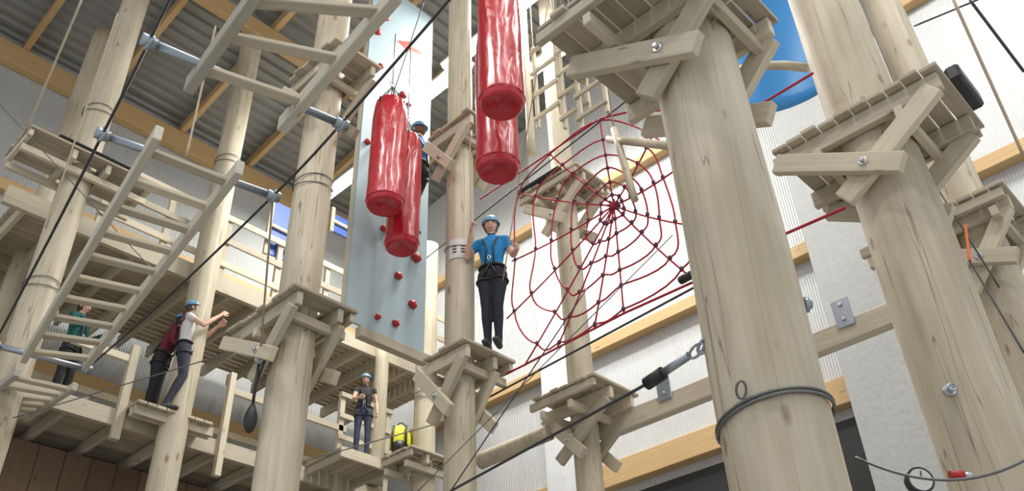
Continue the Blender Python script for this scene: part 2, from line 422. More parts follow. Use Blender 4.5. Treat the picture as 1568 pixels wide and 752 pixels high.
# ------------------------------------------------------------------ hanging red bags
def bag(px,py,d,zt,rad,ceil_d=2.2):
    p=at(px,py,d);z0=p.z
    L=zt-z0
    b=MB('vinyl','blk','bolt')
    prof=[(0,.03),(.5,.012),(.8,.0),(.93,.012),(1.0,.04),(1.0,.12),(.98,.3),(1.0,.5),(.99,.7),(.96,.85),(.88,.94),(.80,.99),(.76,1.0),(.72,.995),(.66,.96)]
    rs=[];n=48;ph=random.random()*9
    full=[]
    for i in range(len(prof)-1):
        for k in range(4):
            t=k/4;full.append((prof[i][0]*(1-t)+prof[i+1][0]*t,prof[i][1]*(1-t)+prof[i+1][1]*t))
    full.append(prof[-1])
    for (rr,t) in full:
        z=z0+t*L;ring=[]
        for j in range(n):
            a=2*math.pi*j/n
            k=1+.03*noise.noise(V((math.cos(a)*2+ph,math.sin(a)*2,t*7)))*min(1,rr*1.2)
            if t>.75:k+=.045*math.sin(a*9+ph)*min(1,(t-.75)/.2)
            if .03<t<.25: k+=.012*math.sin(a*14+ph)*(.25-t)/.22
            ring.append(V((p.x+math.cos(a)*rad*rr*k,p.y+math.sin(a)*rad*rr*k,z)))
        rs.append(ring)
    b.rings(rs,0)
    b.tube([V((p.x+math.cos(2*math.pi*j/28)*rad*1.0,p.y+math.sin(2*math.pi*j/28)*rad*1.0,z0+.045*L)) for j in range(28)],.008,6,0,close=True)
    top=V((p.x,p.y,z0+L*1.0+.28))
    for j in range(6):
        a=2*math.pi*j/6
        e=V((p.x+math.cos(a)*rad*.78,p.y+math.sin(a)*rad*.78,z0+L*.985))
        b.tube([e,top],.007,6,1)
        b.cyl(e-Z*.06,e+Z*.02,.014,n=6,mat=1)
    b.tube([top+V((math.cos(t)*.035,0,.03+math.sin(t)*.035)) for t in [i*math.pi/6 for i in range(12)]],.007,6,2,close=True)
    b.tube([top+Z*.05,top+Z*ceil_d],.009,6,2)
    b.build('hanging_punching_bag');return p
bag(589,318,7.35,8.9,.2,.9);bag(615,382,7.75,8.75,.185,1.2);bag(769,165,5.5,8.9,.2,2.5);bag(763,266,6.3,8.95,.205,2.5)
# ------------------------------------------------------------------ blue climbing wall
Yp=6.95
q=[ony(522,487,Yp),ony(648,538,Yp),ony(664,30,Yp),ony(576,0,Yp)]
x0=(q[0].x+q[3].x)/2;x1=(q[1].x+q[2].x)/2;zb=(q[0].z+q[1].z)/2;zt=q[2].z
cw=empty('climbing_wall',V((x0,Yp,zb)))
b=MB('blue','lum')
b.box((x0,Yp,zb),(x1,Yp+.03,zt),0)
for xx in (x0+.04,(x0+x1)/2,x1-.04): b.beam((xx,Yp+.08,zb),(xx,Yp+.08,zt),.06,.09,1,up=(0,1,0))
b.build('panel',parent=cw)
b=MB('lum');b.beam((x0+.2,Yp+.02,zb-.08),(x1+.45,Yp+.02,zb-.08),.1,.13);b.build('base_beam',parent=cw,bevel=.005)
for (hx,hy,hs) in ((592,28,.05),(578,48,.06),(583,101,.045),(617,145,.06),(563,217,.045),(610,422,.055),(632,466,.06),(606,495,.05),(579,485,.04),(637,394,.07),(588,350,.05),(590,20,.03),(626,160,.04)):
    c=ony(hx,hy,Yp-.02);b=MB('redh');ph=random.random()*20
    b.ell(c,hs,hs*.8,hs*.85,n=12,m=8,fn=lambda u,p:p*(1+.35*noise.noise(u*1.7+V((ph,0,0)))))
    b.build('hold',parent=cw)
a=ony(645,82,Yp-.004);c=ony(608,62,Yp-.004);d=(c-a).normalized();nn=V((0,-1,0));sd=d.cross(nn);L=(c-a).length
b=MB('arrow');b.v=[a+sd*.045,a+d*(L*.5)+sd*.03,a+d*(L*.45)+sd*.12,c,a+d*(L*.45)-sd*.12,a+d*(L*.5)-sd*.03,a-sd*.045]
b.f=[[0,1,5,6],[2,3,4],[1,2,4,5]];b.uv=[[(0,0)]*4,[(0,0)]*3,[(0,0)]*4];b.mi=[0]*3;b.va=[0]*3;b.sm=[False]*3
b.build('arrow_marking',parent=cw)
# ------------------------------------------------------------------ spider web net
NA=V((RC[1]-.05,RC[2]+.1,6));NB=V((RB[0]+.05,RB[3]-.1,6))
nd=(NB-NA);nd.z=0;nd.normalize();nn=nd.cross(Z)
def net(x,y):return onp(x,y,NA,nn)
hub=(940,315)
outs=[((795,296),1.0),((842,236),1.0),((918,182),.98),((1001,204),.97),((1040,256),.96),((1058,345),1.0),((1058,425),.88),((955,478),.97),((910,502),.97),((852,535),.95),((803,560),.86),((776,488),.93),((784,400),.97)]
b=MB('rope_r','knot')
hubp=net(*hub)
for o,_ in outs: b.tube(sagline(hubp,net(*o),.03,8),.009,6,0)
fr=[.13,.27,.43,.61,.80,1.0]
N_=len(outs)
def spoke(i,f):
    o,k=outs[i%N_];j=1+.04*math.sin((i%N_)*2.3+f*9)*(1 if f<.95 else 0);return (hub[0]+(o[0]-hub[0])*f*k*j,hub[1]+(o[1]-hub[1])*f*k*j)
for k,f in enumerate(fr):
    pts=[]
    for i in range(N_):
        P=[spoke(i-1,f),spoke(i,f),spoke(i+1,f),spoke(i+2,f)]
        for t in [j/6 for j in range(6)]:
            xy=[]
            for ax in (0,1):
                p0,p1,p2,p3=[q_[ax] for q_ in P]
                cr_=.5*((2*p1)+(-p0+p2)*t+(2*p0-5*p1+4*p2-p3)*t*t+(-p0+3*p1-3*p2+p3)*t**3)
                li=p1+(p2-p1)*t
                xy.append(cr_+(cr_-li)*.5)
            pts.append(net(xy[0],xy[1]+math.sin(math.pi*t)*4*f))
    b.tube(pts,.009,6,0,close=True)
    for i in range(N_):
        p=net(*spoke(i,f))
        b.ell(p,.02,.02,.028,1,8,5)
b.ell(hubp,.045,.045,.045,0,12,8)
for i in range(8):
    a=i*math.pi/4;b.tube([hubp,net(hub[0]+9*math.cos(a),hub[1]+9*math.sin(a))],.014,6,1)
b.tube([net(735,592),net(797,562),net(955,480),net(1066,430),net(1205,357),net(1295,318)],.011,6,0)
b.tube([net(735,305),net(800,262),net(918,182),net(960,172),net(1165,160),net(1245,112)],.011,6,0)
b.tube([net(1165,160),net(1150,190),net(1165,240)],.009,6,0)
b.build('spiderweb_rope_net')
wire('steel_cable',net(555,472),net(965,150),.008,'cable')
wire('steel_cable',net(740,600)+Z*-.1,net(1066,428)-Z*.06,.01,'cable')
# ------------------------------------------------------------------ decks
Yd=onz(330,688,Zd-.1).y
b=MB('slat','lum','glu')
n=int((Yw-Yd-.2)/.14)
for i in range(n): b.beam((-1,Yd+.07+i*.14,Zd+.02),(Xw-.5,Yd+.07+i*.14,Zd+.02),.13,.04,0)
b.beam((-1,Yd-.03,Zd-.1),(Xw-.5,Yd-.03,Zd-.1),.07,.22,1)
b.beam((-1,Yd+1.6,Zd-.15),(Xw-.5,Yd+1.6,Zd-.15),.07,.2,1)
for i in range(16): b.beam((-.6+i*.68,Yd,Zd-.1),(-.6+i*.68,Yw-.2,Zd-.1),.06,.16,1)
b.build('wooden_deck',bevel=.004)
b=MB('brown')
for i in range(32): b.beam((-1+i*.34,Yd+1.0,2.5),(-1+i*.34,Yd+1.0,Zd-.25),.33,.03,up=(0,1,0))
b.build('board_partition')
def railing(name,xa,xb,Y,z,h=1.05,posts=6,rails=3,over=.0,mat='lum',rh=.11):
    b=MB(mat)
    for i in range(posts):
        x=xa+(xb-xa)*i/(posts-1);b.beam((x,Y,z-over),(x,Y,z+h+.06),.09,.07,up=(0,1,0))
    for k in range(rails):
        zz=z+h-k*(h-.25)/(rails-1) if rails>1 else z+h
        b.beam((xa-.06,Y-.055,zz),(xb+.06,Y-.055,zz),.035,rh)
    b.build(name,bevel=.005)
railing('deck_railing',1.0,Xw-.7,Yd+1.8,Zd,1.0,9,3)
# gate: nearer than the small figure's landing, at the photo's position
dv=onz(552,702,Zd+.04)
gy=max(dv.y+.28,Yd-.08)
a=ony(513,742,gy);c=ony(588,742,gy);t=ony(515,603,gy)
railing('wooden_gate',a.x,c.x,gy,Zd,max(.8,t.z-Zd),2,4,over=.6,rh=.08)
# landing for the figure in the dark vest, tied into the deck front
b=MB('slat','lum')
n=int((Yd-.07-(dv.y-.2))/.13)
for i in range(7): b.beam((dv.x-.4+i*.13,dv.y-.2,Zd+.02),(dv.x-.4+i*.13,max(Yd-.07,dv.y+.25),Zd+.02),.12,.04)
for xx in (-.4,.4): b.beam((dv.x+xx,dv.y-.2,Zd-.06),(dv.x+xx,max(Yd-.07,dv.y+.25),Zd-.06),.06,.12,1)
b.beam((dv.x-.5,dv.y-.2,Zd-.06),(dv.x+.5,dv.y-.2,Zd-.06),.05,.14,1)
b.build('landing_platform',bevel=.004)
a=ony(335,690,Yd-.05);t=ony(350,572,Yd-.05)
b=MB('lum');b.beam((a.x,Yd-.09,Zd-.5),(a.x,Yd-.09,t.z),.09,.09,up=(0,1,0));
p2=ony(190,600,Yd-.05);b.beam((p2.x,Yd-.09,Zd-.4),(p2.x,Yd-.09,ony(205,535,Yd).z),.11,.09,up=(0,1,0))
b.beam((a.x,Yd-.09,Zd+.75),(a.x+2.0,Yd-.09,Zd+.75),.05,.1);b.beam((p2.x-.8,Yd-.09,Zd+.7),(p2.x,Yd-.09,Zd+.7),.05,.1)
b.build('rail_posts',bevel=.005)
# upper balcony
Zb=9.1;Yb=onz(350,440,Zb-.1).y;Yb=min(Yb,Yw-1.2)
b=MB('slat','glu','lum')
n=int((Yw-Yb-.2)/.14)
for i in range(n): b.beam((2.2,Yb+.07+i*.14,Zb+.02),(Xw-.5,Yb+.07+i*.14,Zb+.02),.12,.04,0)
b.beam((2.0,Yb-.03,Zb-.14),(Xw-.5,Yb-.03,Zb-.14),.08,.28,2)
for i in range(15): b.beam((2.3+i*.5,Yb,Zb-.12),(2.3+i*.5,Yw-.2,Zb-.12),.06,.2,2)
b.build('upper_balcony',bevel=.004)
railing('balcony_railing',3.2,Xw-.6,Yb+.05,Zb,1.1,8,3)
for (l,r_) in (((404,386),(440,318)),((505,352),(530,338))):
    pa=ony(*l,Yb+.12);pb=ony(*r_,Yb+.12)
    b=MB('bpan','lum');b.box((pa.x,Yb+.1,pa.z),(pb.x+.2,Yb+.13,pb.z),0)
    b.beam((pa.x,Yb+.08,pa.z-.05),(pa.x,Yb+.08,pb.z+.1),.07,.05,1,up=(0,1,0));b.beam((pb.x+.2,Yb+.08,pa.z-.05),(pb.x+.2,Yb+.08,pb.z+.1),.07,.05,1,up=(0,1,0))
    b.beam((pa.x,Yb+.07,(pa.z+pb.z)/2),(pb.x+.2,Yb+.07,(pa.z+pb.z)/2),.04,.06,1)
    b.build('blue_panel_frame')
# landing in front of the deck on which the left climbers stand
lw=onz(262,632,Zd+.04);lm=onz(224,648,Zd+.04)
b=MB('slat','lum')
xa=lm.x-.35;xb=lw.x+.55;ya=min(lw.y,lm.y)-.10;yb_=Yd-.07
n=int((xb-xa)/.13)
for i in range(n+1): b.beam((xa+i*.13,ya,Zd+.02),(xa+i*.13,yb_,Zd+.02),.12,.04)
for yy in (ya+.1,(ya+yb_)/2): b.beam((xa-.05,yy,Zd-.06),(xb+.05,yy,Zd-.06),.06,.12,1)
b.build('landing_platform',bevel=.004)
# ------------------------------------------------------------------ side beams
bx=poles['J'][0]+.25
pa=onx(918,642,bx);pb=onx(1370,468,bx)
zz=(pa.z+pb.z)/2-.12
b=MB('lum');b.beam((bx,pa.y,zz),(bx,2.12,zz),.12,.22);b.build('timber_beam',bevel=.01)
b=MB('lum');b.beam((bx+.6,pa.y-1,zz+.3),(bx+.6,2.0,zz+.3),.1,.14);b.build('timber_beam',bevel=.01)
for (x,y) in ((1290,478),(1016,592)):
    c=onx(x,y,bx-.08);b=MB('galv','bolt')
    b.box((c.x-.01,c.y-.09,c.z-.16),(c.x+.004,c.y+.09,c.z+.14),0);
    b.cyl((c.x-.03,c.y,c.z+.08),(c.x,c.y,c.z+.08),.025,n=8,mat=1);b.cyl((c.x-.03,c.y,c.z-.08),(c.x,c.y,c.z-.08),.02,n=8,mat=1)
    b.build('steel_bracket_plate',bevel=.01)
b=MB('log');b.cyl(at(735,706,9.8),at(842,662,9.2),.1,.09,n=16,seg=6,wob=.08);b.build('horizontal_log')
b=MB('log','rope_b')
b.cyl(at(932,213,6.6),at(1030,224,5.9),.04,n=12,seg=3,wob=.06);b.cyl(at(940,198,6.5),at(972,306,6.3),.035,n=12,seg=3,wob=.06)
b.tube([at(940,198,6.5),at(940,198,6.5)+Z*4],.008,6,1)
b.build('hanging_log_step')
for (px,d) in ((836,8.6),(878,8.2),(905,7.9)):
    t=at(px,60,d);bo=at(px+6,185,d);b=MB('lum','rope_b');zt_=t.z;zb_=bo.z;c=V((bo.x,bo.y,0));e=V((0,1,0))*.2
    for s in (-1,1):
        b.beam(c+e*s+Z*zb_,c+e*s+Z*zt_,.05,.05,0,up=(0,1,0));b.tube([c+e*s+Z*zt_,c+e*s+Z*(zt_+3)],.007,6,1)
    for k in range(4):
        z_=zb_+.15+(zt_-zb_-.3)*k/3;b.beam(c-e*1.2+Z*z_-V((.045,0,0)),c+e*1.2+Z*z_-V((.045,0,0)),.04,.06)
    b.build('hanging_wooden_ladder',bevel=.004)
# blue slide: shallow curved sheet
b=MB('slide','log')
rs=[]
for i in range(11):
    t=i/10;c=at(1188+22*t*t,168-190*t,7.5)
    ring=[];Rr=.95
    angs=[math.radians(90-32+64*j/14) for j in range(15)]
    for a in angs: ring.append(c+R0*math.cos(a)*Rr+F*(math.sin(a)-1)*Rr*1.0+Z*math.cos(a)*.22)
    for a in reversed(angs): ring.append(c+R0*math.cos(a)*Rr*.96+F*((math.sin(a)-1)*Rr+.04)+Z*math.cos(a)*.22)
    rs.append(ring)
b.rings(rs,0);b.build('blue_slide')
b=MB('log');b.tube([at(1128,107,6.0),at(1160,101,5.9),at(1200,100,5.9),at(1238,104,5.9)],.04,10);b.build('curved_log_rung')
# ------------------------------------------------------------------ lamps
def lamp(x,y,z,L=1.4,name='fluorescent_light'):
    e=empty(name,V((x,y,z)))
    b=MB('hous','lamp');b.box((x-.12,y-L/2,z+.05),(x+.12,y+L/2,z+.1),0)
    for s in (-1,1): b.cyl((x,y+s*L*.4,z+.1),(x,y+s*L*.4,ceilz(y)-.02),.008,n=6)
    b.build('housing',parent=e)
    b=MB('lamp');b.cyl((x-.06,y-L/2+.03,z+.01),(x-.06,y+L/2-.03,z+.01),.05,n=10);b.cyl((x+.06,y-L/2+.03,z+.01),(x+.06,y+L/2-.03,z+.01),.05,n=10);b.build('tubes',parent=e)
    ld=bpy.data.lights.new('lamp_light','AREA');ld.shape='RECTANGLE';ld.size=.25;ld.size_y=L;ld.energy=160;ld.color=(1,.97,.91)
    o=bpy.data.objects.new('lamp_light',ld);bpy.context.scene.collection.objects.link(o);o.parent=e;o.location=(0,0,-.06)
for (x,y,z_) in ((674,131,12.6),(727,72,12.6),(800,6,12.6),(530,278,12.9),(828,100,12.9)):
    p=onz(x,y,z_);lamp(p.x,p.y,z_)
for (x,y) in ((-1,4.5),(0,1),(4,0.5),(7.5,1),(7,-1.5),(2,-2)): lamp(x,y,12.9)  # extra unseen lamps, added out of view to light the hall
# ------------------------------------------------------------------ misc cables / hardware
X,Y,r=poles['A']
zc=at(1200,622,4-r*.7).z
b=MB('gcable','bolt')
for dz in (0,.02):
    b.tube([V((X+math.cos(t)*(r*1.03+.012),Y+math.sin(t)*(r*1.03+.012),zc+dz+.035*math.cos(t-AZ+math.pi*.75))) for t in [i*math.pi/20 for i in range(40)]],.008,6,0,close=True)
c=at(1135,597,3.72);b.tube([c+RR*math.cos(t)*.022+UU*math.sin(t)*.04 for t in [i*math.pi/6 for i in range(12)]],.006,6,0,close=True)
b.build('cable_sling')
def sling(key,px,py,n=2):
    X,Y,r=poles[key];d=math.hypot(X,Y);zc=at(px,py,d-r).z;b=MB('gcable')
    for k in range(n):
        b.tube([V((X+math.cos(t)*(r*1.04+.008),Y+math.sin(t)*(r*1.04+.008),zc+k*.05+.04*math.cos(t-AZ+k*2))) for t in [i*math.pi/14 for i in range(28)]],.006,6,0,close=True)
    b.build('cable_sling')
sling('E',482,275);sling('C',702,372,1);sling('G',340,240);sling('H',55,430);sling('H',150,165);sling('K',650,603)
def turnbuckle(p,q,name='cable_tensioner'):
    b=MB('blk','galv');d=(q-p).normalized()
    b.cyl(p,p+d*.12,.035,n=12);b.cyl(p+d*.12,p+d*.3,.022,n=10,mat=1)
    b.tube([p+d*.3+d*(math.cos(t)*.05+.05)+UU*math.sin(t)*.03 for t in [i*math.pi/6 for i in range(12)]],.008,6,1,close=True)
    b.tube([p+d*.4,q],.012,6,1);b.tube([q+d*(math.cos(t)*.05)+UU*math.sin(t)*.035 for t in [i*math.pi/6 for i in range(12)]],.009,6,1,close=True)
    b.build(name)
turnbuckle(at(990,588,4.2),at(1080,528,3.95));wire('steel_cable',at(990,588,4.2),at(690,752,6.0),.009)
turnbuckle(net(1040,440)+F*-.1,net(1066,426)+F*-.1)
def w(x1,y1,d1,x2,y2,d2,r=.006,mat='gcable',sag=0,name='steel_cable'): wire(name,at(x1,y1,d1),at(x2,y2,d2),r,mat,sag)
w(1310,700,4.4,1568,705,4.2,.007,'gcable',.1)
w(125,0,8,40,200,9.3,.012,'rope_b',name='hanging_rope')
w(180,20,8.5,70,350,9.3,.009,'rope_b',name='hanging_rope')
w(330,40,8,285,240,8,.012,'rope_b',name='hanging_rope')
w(0,160,9,240,420,9.5,.006);w(20,640,9,470,505,7.15,.006)
w(900,440,6,690,752,6.5,.005,'cable');w(1030,360,5,640,752,7,.004,'gcable')
w(840,0,6,770,430,7.5,.006,'rope_b',name='hanging_rope')
w(330,745,8,700,640,8.2,.006)
w(1460,0,5,1568,240,5.3,.01,'rope_b',name='hanging_rope');w(1485,0,5,1568,110,5.3,.01,'cable')
w(1400,40,6,1568,-30,5.5,.008,'cable')
w(650,0,7,600,150,7.3,.006,'cable')
w(1478,345,5.5,1485,400,5.4,.010,'org',name='orange_strap');w(1485,400,5.4,1568,540,5.2,.006,'cable')
w(1424,270,6.4,1530,440,6.2,.006,'cable')
c=at(1465,728,4.3);b=MB('redh','bolt');b.cyl(c-R0*.03,c+R0*.03,.022,n=12);b.cyl(c+R0*.03,c+R0*.07,.012,n=8,mat=1);b.build('cable_clamp')
def eyebolt(px,py,d):
    c=at(px,py,d);b=MB('bolt','galv');b.cyl(c,c-F*.03,.035,n=12);b.cyl(c-F*.03,c-F*.05,.018,n=6);b.tube([c-F*.06+R0*math.cos(t)*.022+Z*math.sin(t)*.022 for t in [i*math.pi/6 for i in range(12)]],.006,6,1,close=True);b.build('eye_bolt')
eyebolt(1452,600,5.6-poles['B'][2]*.95)
X,Y,r=poles['A'];c=at(1208,458,4.0);b=MB('galv');b.cyl(V((X,Y,c.z))+R0*(r-.01),V((X,Y,c.z))+R0*(r+.06),.022,n=10);b.cyl(V((X,Y,c.z))+R0*(r+.02),V((X,Y,c.z))+R0*(r+.045),.04,n=6);b.build('eye_bolt')
c=at(1405,740,5.0);b=MB('blk','paper','blk');b.cyl(c,c-F*.05,.07,n=28);b.cyl(c-F*.05,c-F*.053,.058,n=28,mat=1);b.beam(c-F*.056,c-F*.056+Z*.045+R0*.01,.008,.004,2,up=R0);b.cyl(c-Z*.07,c-Z*.4,.015,n=8);b.build('dial_gauge')
b=MB('blk','galv','rope_b')
c=at(384,640,7.2);b.ell(c,.06,.05,.14,0,14,9,fn=lambda u,p:V((p.x*(1-.55*max(0,u.z)),p.y,p.z)));b.tube([c+Z*.13,c+Z*.5],.013,6,0)
b.ell(c+Z*.55,.05,.04,.05,1,12,8);b.tube([c+Z*.6,r2[1]],.009,6,2);b.tube([c+Z*.3,c+Z*.9+R0*.12],.01,6,0)
b.build('pulley_trolley')
c=bpk+Z*.02
b=MB('yel','blk')
b.ell(c+Z*.25,.17,.13,.26,0,18,12,fn=lambda u,p:V((p.x*(1+.1*abs(u.z)),p.y,p.z)))
b.ell(c+Z*.14-F*.05,.14,.12,.12,1,14,8);b.tube([c+Z*.5+R0*math.cos(t)*.05+Z*math.sin(t)*.05 for t in [i*math.pi/8 for i in range(9)]],.01,6,1)
for s in (-1,1): b.tube([c+Z*.46+R0*.09*s-F*.1,c+Z*.3+R0*.1*s-F*.155,c+Z*.08+R0*.1*s-F*.12],.018,6,1)
b.build('backpack')
p=onz(1480,142,6.06);b=MB('blk');b.box((p.x-.22,p.y-.05,6.04),(p.x+.22,p.y+.05,6.18));b.build('black_edge_pad',bevel=.02)
b=MB('blk');b.box((RJ[0]-.05,RJ[2]+.25,9.14),(RJ[0]+.05,RJ[3]-.05,9.2));b.build('black_edge_pad',bevel=.02)
b=MB('blk');p=onz(150,240,9.15);b.box((p.x-.5,p.y-.05,9.15),(p.x+.5,p.y+.05,9.2));b.build('black_edge_pad',bevel=.02)
X,Y,r=poles['C'];zc=at(700,385,8.0).z
b=MB('paper','blk');rs=[]
for zz in (-.13,.13):
    rs.append([V((X+math.cos(t)*(r+.012),Y+math.sin(t)*(r+.012),zc+zz)) for t in [AZ+math.pi-.7+i*.14 for i in range(11)]])
for i in range(10):
    k=len(b.v);b.v+= [rs[0][i],rs[0][i+1],rs[1][i+1],rs[1][i]];b.f.append([k,k+1,k+2,k+3]);b.uv.append([(0,0)]*4);b.mi.append(0);b.va.append(.5);b.sm.append(True)
    if i in (2,3,6,7):
        for zz in (-.06,-.02,.02):
            k=len(b.v);o=V((math.cos(AZ+math.pi),math.sin(AZ+math.pi),0))*.004
            a=rs[0][i]+o;c=rs[0][i+1]+o;b.v+=[a+Z*(.13+zz),c+Z*(.13+zz),c+Z*(.15+zz),a+Z*(.15+zz)];b.f.append([k,k+1,k+2,k+3]);b.uv.append([(0,0)]*4);b.mi.append(1);b.va.append(.5);b.sm.append(False)
b.build('paper_sign')
# ------------------------------------------------------------------ people
skin=plain('skin',(.62,.38,.28),.55,0,.05,60,var=.05)
shoe=plain('shoe_dark',(.05,.05,.06),.6)
def cloth(name,c):return plain(name,c,.85,0,.6,22)
eyew=plain('eye_white',(.8,.8,.8),.3);eyed=plain('eye_iris',(.05,.03,.02),.3);lip=plain('lips',(.5,.12,.1),.5)
teeth=plain('teeth',(.8,.78,.74),.4)
helm=plain('helmet_blue',(.14,.31,.48),.4)
H0=-(math.pi/2-AZ)
def evalmesh(o,name):
    dg=bpy.context.evaluated_depsgraph_get();dg.update()
    me=bpy.data.meshes.new_from_object(o.evaluated_get(dg));return me
def human(name,loc,heading,H,J=None,shirt=(.1,.3,.6),pants=(.03,.03,.04),sleeve=.55,hair=(.12,.06,.03),yaw=0,pitch=0,helmet=True,harness=True,tail=False,curl=(45,45),hdir=None,pal=None):
    k=H/1.7
    D=dict(pel=(0,0,.93),wst=(0,0,1.07),che=(0,0,1.24),shc=(0,0,1.38),nek=(0,0,1.47),hed=(0,-.015,1.585),
      sL=(.165,0,1.375),sR=(-.165,0,1.375),eL=(.23,.02,1.12),eR=(-.23,.02,1.12),wL=(.25,-.08,.88),wR=(-.25,-.08,.88),
      hL=(.085,0,.91),hR=(-.085,0,.91),kL=(.095,-.01,.5),kR=(-.095,-.01,.5),aL=(.1,.02,.085),aR=(-.1,.02,.085))
    D.update(J or {})
    Rm=Matrix.Rotation(heading,3,'Z')
    W={n:loc+Rm@(V(p)*k) for n,p in D.items()}
    lat=Rm@V((1,0,0));fw=Rm@V((0,-1,0))
    e=empty(name,loc)
    mats=[cloth(name+'_shirt',shirt),cloth(name+'_trousers',pants),skin,shoe]
    b=MB(*mats);segs=[]
    def L(pts,rad,la,reg):
        rad=[(a*k,c*k) for a,c in rad];b.loft(pts,rad,la)
        for i in range(len(pts)-1):
            rg=reg[i] if isinstance(reg,(list,tuple)) else reg
            segs.append((pts[i],pts[i+1],sum(rad[i])/2,sum(rad[i+1])/2,rg))
    l=lambda a,c,t:W[a].lerp(W[c],t)
    hipd=(W['hL']-W['hR']).normalized();shd=(W['sL']-W['sR']).normalized()
    L([W['pel']-Z*.03*k,l('pel','wst',.3)],[(.150,.108),(.150,.106)],hipd,1)
    L([l('pel','wst',.3),W['wst'],W['che'],l('che','shc',.6),W['shc']],[(.146,.103),(.122,.090),(.152,.106),(.16,.098),(.12,.075)],shd,0)
    L([W['sR'],W['shc'],W['sL']],[(.055,.055),(.07,.07),(.055,.055)],Z,0)
    L([W['shc'],W['nek'],l('nek','hed',.6)],[(.065,.06),(.052,.052),(.05,.052)],shd,2)
    for s in 'LR':
        S,E,Wr=W['s'+s],W['e'+s],W['w'+s]
        up=[S,S.lerp(E,.25),S.lerp(E,min(.8,sleeve)),E]
        L(up,[(.052,.052),(.052,.05),(.047,.045),(.036,.036)],fw,[0,0,2] if sleeve<1 else 0)
        L([E,E.lerp(Wr,.3),E.lerp(Wr,.75),Wr],[(.036,.036),(.04,.038),(.03,.028),(.026,.022)],fw,2 if sleeve<1.5 else 0)
        h,kn,an=W['h'+s],W['k'+s],W['a'+s]
        L([h,h.lerp(kn,.25),h.lerp(kn,.7),kn],[(.085,.092),(.086,.09),(.066,.07),(.058,.06)],lat,1)
        L([kn,kn.lerp(an,.3),kn.lerp(an,.75),an],[(.057,.06),(.058,.064),(.044,.047),(.042,.045)],lat,1)
        fd=fw.normalized()
        if abs((kn-an).normalized().z)<.5: fd=(fw*.6-Z*.5).normalized()
        heel=an-fd*.035*k-Z*.045*k
        L([heel,an+fd*.05*k-Z*.045*k,an+fd*.15*k-Z*.052*k],[(.036,.036),(.042,.036),(.04,.026)],lat,3)
        L([an,an-Z*.03*k],[(.036,.04),(.036,.04)],lat,3)
    o=b.build('tmp_body',origin=loc)
    rm=o.modifiers.new('r','REMESH');rm.mode='VOXEL';rm.voxel_size=.013*k;rm.use_smooth_shade=True
    sm=o.modifiers.new('s','SMOOTH');sm.factor=.5;sm.iterations=4
    me=evalmesh(o,'body');bpy.data.objects.remove(o)
    me.materials.clear()
    for mt in mats:me.materials.append(mt)
    for p in me.polygons:
        c=p.center+loc;best=9;bi=0
        for (a,d_,ra,rb,rg) in segs:
            ab=d_-a;t=max(0,min(1,(c-a).dot(ab)/max(1e-9,ab.length_squared)))
            dd=(c-a-ab*t).length-(ra+(rb-ra)*t)
            if dd<best:best=dd;bi=rg
        p.material_index=bi;p.use_smooth=True
    bo=bpy.data.objects.new('body',me);bpy.context.scene.collection.objects.link(bo);bo.parent=e
    for s,sg,cu in (('L',1,curl[0]),('R',-1,curl[1])):
        Wr=W['w'+s];d=(Wr-W['e'+s]).normalized()
        if hdir and s in hdir: d=(Rm@V(hdir[s])).normalized()
        n_=(Rm@V(pal[s])) if pal and s in pal else (-lat*sg+fw*.2)
        n_=(n_-d*n_.dot(d)).normalized();la=d.cross(n_)*sg
        if la.dot(fw)<0 and not(pal and s in pal): la=-la
        h=MB(skin)
        P=lambda a,c,g:Wr+(d*a+la*c+n_*g)*k
        h.loft([P(-.01,0,0),P(.03,.003,0),P(.07,.003,0),P(.09,0,.003)],[(.024*k,.018*k),(.036*k,.016*k),(.042*k,.014*k),(.038*k,.011*k)],la,12)
        for (off,ln) in ((.031,.070),(.0105,.079),(-.0105,.073),(-.031,.057)):
            p=P(.09,off,.002);an=math.radians(cu*.5);pts=[p];
            for fr_ in (.45,.31,.24):
                p=p+(d*math.cos(an)+n_*math.sin(an))*ln*fr_*k;pts.append(p);an+=math.radians(cu)
            h.loft(pts,[(.0092*k,)*2,(.0088*k,)*2,(.008*k,)*2,(.0068*k,)*2],la,8)
        p=P(.025,.03,.004);h.loft([p,p+(d*.7+la*.65+n_*.25).normalized()*.036*k,p+(d*.7+la*.65+n_*.25).normalized()*.036*k+(d*.85+la*.1+n_*.5).normalized()*.03*k],[(.013*k,)*2,(.0105*k,)*2,(.0085*k,)*2],la,8)
        ho=h.build('tmp_hand',origin=loc);rm=ho.modifiers.new('r','REMESH');rm.mode='VOXEL';rm.voxel_size=.0042;rm.use_smooth_shade=True
        hm=evalmesh(ho,'h');bpy.data.objects.remove(ho);hm.materials.clear();hm.materials.append(skin)
        for p_ in hm.polygons:p_.material_index=0
        ho=bpy.data.objects.new('hand_'+('left' if s=='L' else 'right'),hm);bpy.context.scene.collection.objects.link(ho);ho.parent=e
    hr=Rm@Matrix.Rotation(yaw,3,'Z')@Matrix.Rotation(pitch,3,'X')
    hc=W['hed']
    b=MB(skin,eyew,eyed,lip,plain(name+'_hair',hair,.6,0,.4,90),teeth)
    def g(u,c,s_):return math.exp(-((u-V(c).normalized()).length/s_)**2)
    def face(u,p):
        q=p.copy()
        if u.z<0:
            q.x*=1-.28*(-u.z)**1.3
            if u.y<0:q.y*=1+.04*(-u.z)
            else:q.y*=1-.35*(-u.z)
        q.y-=.02*g(u,(0,-1,-.12),.16)+.008*g(u,(0,-1,.05),.13)
        q.y+=.008*(g(u,(.38,-1,.1),.2)+g(u,(-.38,-1,.1),.2))
        q.y-=.006*g(u,(0,-1,.3),.4)+.008*g(u,(0,-.85,-.95),.22)+.004*g(u,(0,-1,-.5),.15)
        return q*k
